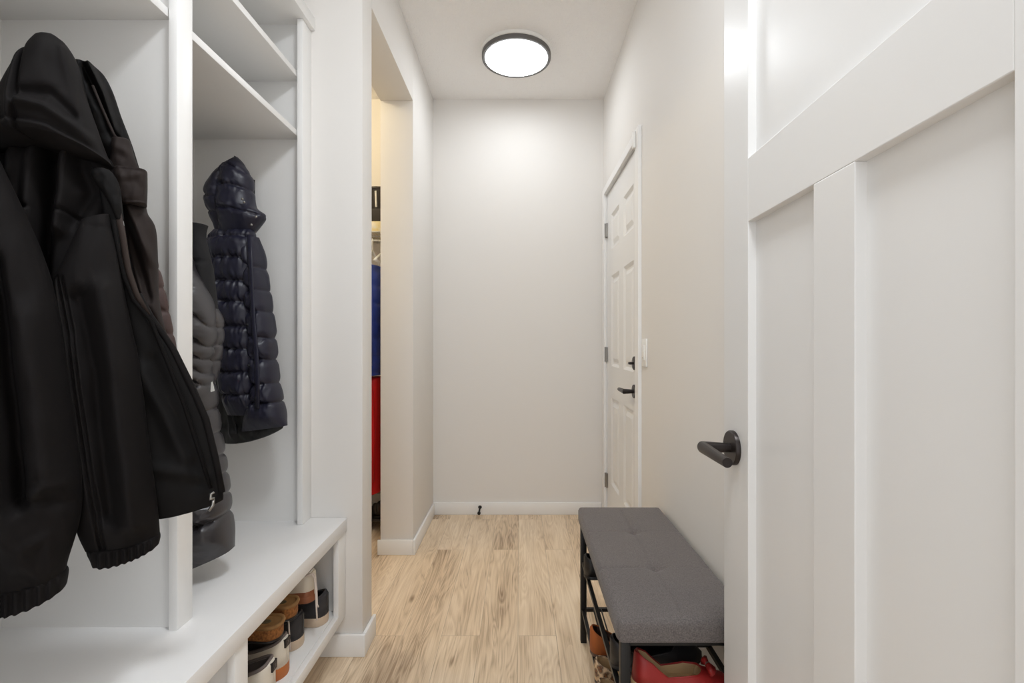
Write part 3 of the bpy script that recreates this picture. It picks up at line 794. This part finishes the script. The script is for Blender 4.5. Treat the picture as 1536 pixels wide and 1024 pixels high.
GUM = mat('gum_rubber', srgb(186, 108, 52), 0.55)
CREAM = mat('cream_leather', srgb(228, 220, 206), 0.5, bump=(300, .05, .001))
LINING = mat('grey_lining', srgb(112, 102, 98), 0.85)
DARKU = mat('charcoal_knit', srgb(54, 52, 54), 0.8, bump=(500, .2, .001))
BLKU = mat('black_leather', srgb(24, 23, 25), 0.45)
BEIGES = mat('beige_rubber', srgb(204, 182, 158), 0.6)
CORK = mat('cork', srgb(168, 110, 56), 0.8, bump=(160, .3, .002), vary=(140, srgb(104, 62, 28), .85))
SUEDE = mat('tan_footbed', srgb(172, 132, 84), 0.8, vary=(18, srgb(120, 84, 46), .8))
TANL = mat('tan_leather', srgb(150, 92, 62), 0.5)
BRSUEDE = mat('rust_suede', srgb(164, 90, 40), 0.8)
BROWNL = mat('brown_leather', srgb(86, 62, 52), 0.45)
REDL = mat('red_leather', srgb(142, 28, 26), 0.5)
BEIGEL = mat('beige_lining', srgb(206, 176, 134), 0.6)
LACE = mat('white_lace', srgb(226, 214, 206), 0.8)
LEO = leopard_material()
PATCH = mat('black_patch', srgb(34, 28, 28), 0.5)
GOLD = mat('gold_trim', srgb(214, 184, 110), 0.3, 0.8)

def copy_thing(root, label, group=None):
    r = root.copy(); COL.objects.link(r); r['label'] = label
    if group: r['group'] = group
    for ch in list(root.children):
        c = ch.copy(); COL.objects.link(c); c.parent = r; c.matrix_parent_inverse = ch.matrix_parent_inverse.copy()
        for g in list(ch.children):
            d = g.copy(); COL.objects.link(d); d.parent = c
    return r

def cream_sneaker():
    t = empty('sneaker', (0, 0, 0), 'cream sneaker with rust gum sole and black heel patch, next to the cubby divider', 'shoe', 'cream sneakers in the shoe cubby')
    L, W = .275, .098
    obj('sole', sole_mesh(L, W, .034, .026), GUM, t, smooth=True, autosmooth=45)
    rm = []
    u = obj('upper', upper_mesh(L, W, (.034, .026), .075, toe=.052, gap=.60, rim=rm), [CREAM, LINING], t, smooth=True, recalc=False); solid(u, .005)
    obj('insole', insole(L, W, .040), LINING, t)
    # raised heel counter with black patch
    bm = BM(); box(bm, -.0028, .006, -.013, .013, .082, .106, bev=.001); p = obj('heel_patch', bm, PATCH, t)
    bm = BM(); tube(bm, [(-.0030, -.006, .088), (-.0030, .004, .100)], .0010, 5); tube(bm, [(-.0030, .006, .088), (-.0030, -.003, .098)], .0010, 5); obj('stitching', bm, LINING, p)
    rim_part('collar', rm, .0048, LINING, t)
    bm = BM(); tube(bm, [(.13, 0, .092), (.118, 0, .104), (.106, 0, .108)], .022, 10, flat=.25, radii=[.018, .023, .02]); obj('tongue', bm, LINING, t, smooth=True)
    bm = BM()
    for i in range(5):
        x = .135 + i * .016; z = .104 - i * .006
        tube(bm, [(x, -.026, z - .012), (x + .004, 0, z + .001), (x, .026, z - .012)], .003, 6)
    obj('laces', bm, LACE, t, smooth=True)
    return t
ZF = 0.1802     # top of the cubby floor
w1 = cream_sneaker()
w2 = copy_thing(w1, 'cream sneaker with rust gum sole and black heel patch, partly under a cork sandal')
place(w1, (-.658, 1.284, ZF), math.pi + .05)
place(w2, (-.672, 1.386, ZF), math.pi - .04)

def dark_sneaker(label):
    t = empty('sneaker', (0, 0, 0), label, 'shoe', 'dark sneakers in the shoe cubby')
    L, W = .27, .098
    obj('sole', sole_mesh(L, W, .030, .024), BEIGES, t, smooth=True, autosmooth=45)
    rm = []
    u = obj('upper', upper_mesh(L, W, (.030, .024), .07, toe=.052, gap=.62, rim=rm), [DARKU, BLKU], t, smooth=True, recalc=False); solid(u, .005)
    obj('insole', insole(L, W, .036), BLKU, t)
    bm = BM(); box(bm, -.0012, .004, -.006, .006, .04, .098, bev=.0008); obj('heel_strip', bm, BLKU, t)
    rim_part('collar', rm, .0042, DARKU, t)
    bm = BM(); tube(bm, [(.13, 0, .088), (.118, 0, .100), (.108, 0, .104)], .02, 10, flat=.25); obj('tongue', bm, BLKU, t, smooth=True)
    bm = BM()
    for i in range(5):
        x = .135 + i * .016; z = .098 - i * .006
        tube(bm, [(x, -.026, z - .012), (x + .004, 0, z + .001), (x, .026, z - .012)], .003, 6)
    obj('laces', bm, LACE, t, smooth=True)
    return t
d1 = dark_sneaker('charcoal sneaker with beige sole, at the front under hanging white laces')
bm = BM(); tube(bm, [(.03, .030, .104), (.028, .045, .108), (.020, .0545, .10), (.016, .058, .06), (.014, .057, .02)], .0024, 7)
d2 = copy_thing(d1, 'charcoal sneaker with beige sole, beside the far end of the cubby')
obj('shoelace', bm, LACE, d1, smooth=True)
place(d1, (-.688, 1.522, ZF), math.pi + .02)
place(d2, (-.660, 1.648, ZF), math.pi)

def cork_sandal():
    t = empty('sandal', (0, 0, 0), 'x', 'sandal', 'cork sandals in the shoe cubby')
    L, W = .25, .092
    obj('outsole', sole_mesh(L, W, .006, .006, spring=.004), BLKU, t, smooth=True, autosmooth=45)
    bm = sole_mesh(L, W * .99, .034, .024, spring=.004)
    bmesh.ops.translate(bm, verts=bm.verts, vec=(0, 0, .006)); c = obj('cork_sole', bm, CORK, t, smooth=True, autosmooth=45)
    obj('footbed', insole(L, W, .0415), SUEDE, t)
    bm = BM(); T = [i / 40 for i in range(41)]
    loop = [(t_ * L, outline(t_, W) * .93) for t_ in stations(40)]
    pts = [(x, y, .041 - .010 * smoothstep(.15, .75, x / L)) for x, y in loop if x < L * .62]
    full = [(x, -y, z) for x, y, z in reversed(pts)] + pts[1:]
    tube(bm, full, .0055, 8); obj('rim', bm, SUEDE, t, smooth=True)
    bm = BM(); bmesh.ops.create_uvsphere(bm, u_segments=16, v_segments=8, radius=1, matrix=Matrix.Translation((.045, 0, .0415)) @ Matrix.Diagonal((.014, .011, .0012, 1))); obj('stamp', bm, mat('stamp_dark', srgb(92, 84, 60), 0.7), t, smooth=True)
    for x in (.13, .175):
        bm = BM(); n = 14
        w = outline(x / L, W)
        A = []
        for i in range(n + 1):
            a = math.pi * i / n
            y, z = w * 1.03 * math.cos(a), .028 + .045 * math.sin(a)
            A.append([bm.verts.new((x - .016, y, z)), bm.verts.new((x + .016, y, z - .004))])
        for p, q in zip(A, A[1:]): bm.faces.new((p[0], p[1], q[1], q[0]))
        s = obj('strap', bm, BLKU, t, smooth=True); solid(s, .003)
    return t
c1 = cork_sandal(); c1['label'] = 'cork soled sandal lying over a cream sneaker'
c2 = copy_thing(c1, 'cork soled sandal lying over the charcoal sneaker')
place(c1, (-.672, 1.352, 0.308), math.pi - .06, (0, -.01))
place(c2, (-.678, 1.455, 0.308), math.pi - .02, (0, -.01))

t = empty('canvas_shoe', (0, 0, 0), 'cream and tan canvas shoe tipped up on top of the other shoes', 'shoe')
L, W = .25, .086
obj('sole', sole_mesh(L, W, .022, .018), TANL, t, smooth=True, autosmooth=45)
rm = []
u = obj('upper', upper_mesh(L, W, (.022, .018), .072, toe=.05, gap=.62, rim=rm), [CREAM, CREAM], t, smooth=True, recalc=False); solid(u, .004)
rim_part('edge_binding', rm, .003, WHITEP, t)
bm = sole_mesh(L, W * .98, .03, .02); bmesh.ops.translate(bm, verts=bm.verts, vec=(0, 0, .008)); obj('foxing', bm, TANL, t, smooth=True, autosmooth=45)
for dy in (.017, .024):
    bm = BM(); tube(bm, [(.02, dy + .01, .09), (.0, dy + .004, .093), (-.006, dy, .08), (-.009, dy, .04), (-.010, dy + .003, -.01), (-.012, dy + (.006 if dy > .02 else -.001), -.055 if dy > .02 else -.02)], .0026, 7)
    obj('shoelace', bm, LACE, t, smooth=True)
place(t, (-.668, 1.574, 0.298), math.pi + .03, (0, .04))

# ------------------------------------------------------------------ upholstered shoe bench on the right
BX0, BX1, BY0, BY1 = 0.222, 0.536, 1.09, 1.845
t = empty('shoe_bench', (.38, 1.47, 0), 'black metal shoe bench with grey tufted cushion along the right wall', 'bench')
def cushion():
    bm = BM()
    nx, ny = 60, 140; zt, zb = 0.506, 0.456
    G = []
    tuft = [(.379, 1.345), (.379, 1.60)]
    for j in range(ny + 1):
        row = []
        for i in range(nx + 1):
            # surface parameterised over the top, with a rounded shoulder at the border
            a, b = i / nx, j / ny
            x = BX0 + (BX1 - BX0) * a; y = BY0 + (BY1 - BY0) * b
            e = min(x - BX0, BX1 - x, y - BY0, BY1 - y)
            r = .011
            z = zt - (r - math.sqrt(max(0, r * r - (r - min(e, r)) ** 2))) + .004 * min(1, e / .12)
            for cx_, cy_ in tuft:
                q = math.hypot(x - cx_, y - cy_)
                z -= .009 * math.exp(-(q / .016) ** 2) + .0045 * math.exp(-(q / .05) ** 2)
            dx = abs(x - .379)
            z -= .0042 * math.exp(-(dx / .0030) ** 2) * (1 if 1.13 < y < 1.80 else 0)
            for yy in (1.345, 1.60):
                z -= .0036 * math.exp(-((y - yy) / .0030) ** 2) * (1.0 if x < .40 else .4)
            row.append(bm.verts.new((x, y, z)))
        G.append(row)
    for j in range(ny):
        for i in range(nx):
            bm.faces.new((G[j][i], G[j][i + 1], G[j + 1][i + 1], G[j + 1][i]))
    # rounded plan corners and side walls
    border = [G[0][i] for i in range(nx + 1)] + [G[j][nx] for j in range(1, ny + 1)] + [G[ny][i] for i in range(nx - 1, -1, -1)] + [G[j][0] for j in range(ny - 1, 0, -1)]
    prev = border
    for z in (zt - .028, zb + .004, zb):
        ring = [bm.verts.new((v.co.x, v.co.y, z)) for v in border]
        if z == zb:
            for v in ring: v.co.x = .379 + (v.co.x - .379) * .98
        for k in range(len(border)):
            bm.faces.new((prev[k], prev[(k + 1) % len(border)], ring[(k + 1) % len(border)], ring[k]))
        prev = ring
    bm.faces.new(prev)
    R = .015
    for v in bm.verts:
        for sx, cxx in ((-1, BX0 + R), (1, BX1 - R)):
            for sy, cyy in ((-1, BY0 + R), (1, BY1 - R)):
                dx, dy = (v.co.x - cxx) * sx, (v.co.y - cyy) * sy
                if dx > 0 and dy > 0:
                    mx_ = max(dx, dy); l = math.hypot(dx, dy)
                    v.co.x = cxx + sx * dx * mx_ / l; v.co.y = cyy + sy * dy * mx_ / l
    return bm
obj('cushion', cushion(), FABRIC, t, smooth=True)
lx0, lx1, ly0, ly1 = .230, .528, 1.094, 1.836
for x in (lx0, lx1 - .022):
    for y in (ly0, ly1 - .022):
        boxo('leg', (x, x + .022, y, y + .022, 0, .4555), BLACKM, t, bev=.001)
for z in (.447,):
    bm = BM()
    for x in (lx0, lx1 - .02): box(bm, x, x + .02, ly0 + .022, ly1 - .022, z, z + .0085)
    for y in (ly0, ly1 - .02): box(bm, lx0 + .022, lx1 - .022, y, y + .02, z, z + .0085)
    obj('seat_frame', bm, BLACKM, t)
for z in (.115, .296):
    bm = BM()
    for x in (lx0 + .004, lx1 - .016): box(bm, x, x + .012, ly0 + .022, ly1 - .022, z, z + .012)
    for y in (ly0 + .004, ly1 - .016): box(bm, lx0 + .022, lx1 - .022, y, y + .012, z, z + .012)
    for i in range(1, 9):
        x = lx0 + .02 + i * (lx1 - lx0 - .04) / 9
        tube(bm, [(x, ly0 + .008, z + .010), (x, ly1 - .008, z + .010)], .0028, 6)
    obj('shelf_rack', bm, BLACKM, t)
ZU, ZLW = .3092, .1282
# shoes on the bench racks: heels towards the hall
def flat_shoe(name, label, L, W, m_up, m_in, m_sole, H=.05, toe=.036, bow=None, heel=.012, open1=.68, point=.4):
    t = empty(name, (0, 0, 0), label, 'shoe')
    obj('sole', sole_mesh(L, W, heel, .008, spring=.006, point=point), m_sole, t, smooth=True, autosmooth=45)
    rm = []
    u = obj('upper', upper_mesh(L, W, (heel, .008), H, toe=toe, open0=.03, open1=open1, gap=.72, dip=.28, spring=.006, point=point, rim=rm), [m_up, m_in], t, smooth=True, recalc=False); solid(u, .003)
    rim_part('edge_binding', rm, .0016, m_up, t)
    obj('insole', insole(L, W, heel + .005, point), m_in, t)
    if bow:
        bm = BM(); x = L * .76; z = toe * 1.1 + .012
        for s in (-1, 1):
            tube(bm, [(x, 0, z), (x - .004, s * .012, z + .006), (x, s * .024, z + .001), (x + .006, s * .012, z)], .006, 8, radii=[.003, .007, .006, .003])
        b = obj('bow', bm, bow, t, smooth=True)
        bm = BM(); bmesh.ops.create_uvsphere(bm, u_segments=12, v_segments=8, radius=.006, matrix=Matrix.Translation((x, 0, z + .004))); obj('ornament', bm, STEEL, b, smooth=True)
    return t
r1 = flat_shoe('ballet_flat', 'red leather flat with beige lining and bow, at the near end of the bench', .235, .078, REDL, BEIGEL, BEIGEL, H=.062, toe=.04, bow=REDL)
place(r1, (.262, 1.128, .338), .03, (-.10, .13))
r2 = flat_shoe('ballet_flat', 'black flat with rounded heel sticking out below the near bench corner', .24, .08, BLKU, BLKU, BLKU, H=.06, toe=.04)
place(r2, (.232, 1.235, ZU), .05)
r3 = flat_shoe('pump', 'black pump poking out at the far end of the bench', .24, .08, BLKU, BLKU, BLKU, H=.065, toe=.04)
place(r3, (.226, 1.70, ZU), 0.0, (0, 0))
r4 = flat_shoe('ballet_flat', 'leopard print flat poking out beneath the near bench corner', .24, .08, LEO, BEIGEL, BLKU, H=.055, toe=.04, point=.7)
place(r4, (.215, 1.335, ZLW), .0)
r4b = flat_shoe('ballet_flat', 'leopard print flat behind its twin on the low rack', .24, .08, LEO, BEIGEL, BLKU, H=.055, toe=.04, point=.7)
place(r4b, (.222, 1.43, ZLW), .0)
r5 = flat_shoe('loafer', 'rust brown suede loafer on the low rack beneath the bench', .26, .09, BRSUEDE, BROWNL, BROWNL, H=.07, toe=.05, open1=.5)
place(r5, (.228, 1.565, ZLW), 0)
r6 = flat_shoe('loafer', 'dark brown leather shoe underneath the red flat', .26, .092, BROWNL, BLKU, BLKU, H=.075, toe=.055, open1=.45)
place(r6, (.262, 1.15, ZLW), 0)
r7 = flat_shoe('ballet_flat', 'gold trimmed dark flat on the low rack near the front leg', .24, .08, BROWNL, GOLD, GOLD, H=.055, toe=.04)
place(r7, (.232, 1.245, ZLW), 0)
r8 = flat_shoe('loafer', 'brown leather loafer at the right end of the upper bench rack', .2, .085, BROWNL, BLKU, BLKU, H=.08, toe=.05, open1=.45)
place(r8, (.525, 1.335, ZU), math.pi)

# ------------------------------------------------------------------ closet seen through the opening
def cl(px, y): return (px - CX) / F * y
t = empty('wire_shelf', (-1.2, 3.0, 1.77), 'white wire shelf with hang rail on the side room wall', 'shelf')
bm = BM()
for i in range(60):
    x = -1.85 + i * .0187
    tube(bm, [(x, YB - .004, 1.79), (x, 2.83, 1.79)], .0022, 5)
for y in (2.83, 2.95, 3.06, 3.16): tube(bm, [(-1.86, y, 1.787), (-.752, y, 1.787)], .0035, 6)
obj('wire_deck', bm, WHITEP, t, smooth=True)
bm = BM(); tube(bm, [(-1.86, 2.828, 1.735), (-.752, 2.828, 1.735)], .0045, 8); obj('hang_rail', bm, WHITEP, t, smooth=True)
for x in (-1.7, -1.25, -.80):
    bm = BM(); tube(bm, [(x, YB - .003, 1.5), (x, 2.835, 1.785)], .004, 6); obj('bracket', bm, WHITEP, t, smooth=True)
DKBOX = mat('black_cardboard', srgb(44, 38, 36), 0.6)
bx = boxo('storage_box', (-1.05, -.755, 2.87, 3.12, 1.855, 1.935), DKBOX, bev=.004); tag(bx, 'dark storage box on the wire shelf under the black bin', 'box')
YEL = mat('yellow_white_card', srgb(232, 214, 150), 0.6, vary=(25, srgb(240, 236, 226), 1.0))
bx = boxo('flat_box', (-1.06, -.757, 2.85, 3.13, 1.794, 1.8545), YEL, bev=.003); tag(bx, 'flat pale yellow box on the wire shelf under the dark box', 'box')
t = empty('storage_bin', (-.86, 2.98, 1.936), 'tapered black bin with white stripe on top of the dark box', 'bin')
bm = BM(); lathe(bm, [(0, 0), (.062, 0), (.082, .13), (.086, .13), (.086, .14), (.078, .14), (.058, .008), (0, .008)], (-.868, 2.98, 1.936), 24); obj('body', bm, DKBOX, t, smooth=True, autosmooth=40)
bm = BM(); tube(bm, [(-.872, 2.912, 1.955), (-.872, 2.900, 2.05)], .006, 6); obj('stripe', bm, WHITEP, t)
def hanger(x, label):
    t = empty('clothes_hanger', (x, 2.828, 1.66), label, 'hanger', 'white hangers on the closet rail')
    bm = BM(); tube(bm, [(x, 2.845, 1.735), (x, 2.838, 1.7425), (x, 2.825, 1.7435), (x, 2.816, 1.735), (x, 2.822, 1.71), (x, 2.828, 1.67)], .003, 6); obj('neck', bm, WHITEP, t, smooth=True)
    bm = BM(); tube(bm, [(x, 2.828, 1.672), (x, 2.66, 1.60), (x, 2.65, 1.59), (x, 3.0, 1.59), (x, 2.99, 1.60), (x, 2.828, 1.672)], .006, 8); obj('shoulder_bar', bm, WHITEP, t, smooth=True)
hanger(-.868, 'white hanger carrying the royal blue puffer jacket')
hanger(-.800, 'empty white hanger between the blue jacket and the opening')
def box_garment(name, x, w, y0, y1, ztop, zbot, m, quilts, label, thing):
    t = empty(name, (x, (y0 + y1) / 2, zbot), label, 'jacket' if 'jacket' in name else 'coat')
    bm = BM(); rings = []; n = 40
    Z = np.linspace(ztop, zbot, 90)
    for i, z in enumerate(Z):
        k = min(1, (i + 3) / 16); c = (y0 + y1) / 2
        d = min((abs(z - q) for q in quilts), default=1)
        puff = (.75 + .25 * math.sqrt(min(1, d / .03))) if quilts else 1
        ring = []
        for j in range(n):
            a = 2 * math.pi * j / n
            f = 1 + .06 * noise.noise(Vector((math.cos(a) * 3, math.sin(a) * 3, z * 3 if not quilts else z * 12)))
            ring.append(bm.verts.new((x + w / 2 * puff * f * math.cos(a), c + (y1 - y0) / 2 * (.35 + .65 * math.sqrt(k)) * f * math.sin(a), z)))
        rings.append(ring)
    for p, q in zip(rings, rings[1:]):
        for j in range(n): bm.faces.new((p[j], p[(j + 1) % n], q[(j + 1) % n], q[j]))
    bm.faces.new(rings[0]); bm.faces.new(rings[-1])
    obj('body', bm, m, t, smooth=True)
    for s, yy in ((-1, y0 + .02), (1, y1 - .02)):
        bm = BM(); tube(bm, [(x, yy, ztop - .07), (x + .01, yy + s * .02, ztop - .3), (x + .012, yy + s * .015, max(zbot + .06, ztop - .58))], .04, 14, radii=[.035, .045, .036]); obj('sleeve', bm, m, t, smooth=True)
    return t
box_garment('puffer_jacket', -.868, .11, 2.66, 2.99, 1.578, .945, BLUEQ, [1.56 - .1 * i for i in range(8)], 'royal blue puffer jacket hanging in the side room', 'jacket')
box_garment('red_coat', -.868, .12, 2.70, 2.98, .93, .27, REDQ, [], 'red coat hanging in the side room below the blue jacket', 'coat')
t = empty('shoe_rack', (-1.1, 2.98, 0), 'low wooden shoe rack under the coats in the side room', 'rack')
boxo('rack_top', (-1.5, -.77, 2.86, 3.12, .235, .258), CLOSETWOOD, t)
boxo('rack_shelf', (-1.5, -.77, 2.88, 3.12, .06, .075), DKBOX, t)
for x in (-1.5, -.79): boxo('side_panel', (x, x + .02, 2.88, 3.12, 0, .235), DKBOX, t)
s = flat_shoe('loafer', 'black shoe on the low wooden rack in the side room', .21, .085, BLKU, BLKU, BLKU, H=.08, toe=.05, open1=.45)
place(s, (-.862, 2.89, .0755), math.pi / 2)

# ------------------------------------------------------------------ light
# warm bulb in the side room
t = empty('closet_bulb', (-1.40, 2.35, HC), 'small warm globe bulb on the side room ceiling', 'lamp')
bm = BM(); lathe(bm, [(0, 0), (.05, 0), (.05, -.02), (.02, -.03), (0, -.03)], (-1.40, 2.35, HC), 24); obj('socket', bm, WHITEP, t, smooth=True)
bm = BM(); bmesh.ops.create_uvsphere(bm, u_segments=20, v_segments=12, radius=.05, matrix=Matrix.Translation((-1.40, 2.35, HC - .075)))
obj('bulb', bm, mat('warm_bulb', (1, 1, 1, 1), .5, emit=(1.0, .84, .56, 1), strength=150.0), t, smooth=True)

w = bpy.data.worlds.new('hall_light'); scn.world = w; w.use_nodes = True
bg = w.node_tree.nodes['Background']
bg.inputs['Color'].default_value = (0.95, 0.985, 1.03, 1); bg.inputs['Strength'].default_value = 1.42

# ------------------------------------------------------------------ camera
cd = bpy.data.cameras.new('camera'); cam = bpy.data.objects.new('camera', cd); COL.objects.link(cam)
cd.sensor_width = 36.0; cd.lens = F / 1536 * 36.0
cd.shift_x = -(CX - 768) / 1536; cd.shift_y = 0.0
cd.clip_start = 0.02
cam.location = (0, 0, CAMZ); cam.rotation_euler = (math.pi / 2, 0, 0)
scn.camera = cam
vs = scn.view_settings
scn.display_settings.display_device = 'sRGB'
vs.view_transform = 'Standard'; vs.look = 'None'; vs.exposure = 0.12; vs.gamma = 1.0; vs.use_curve_mapping = False
scn.cycles.use_denoising = True
scn.cycles.max_bounces = 10; scn.cycles.diffuse_bounces = 6
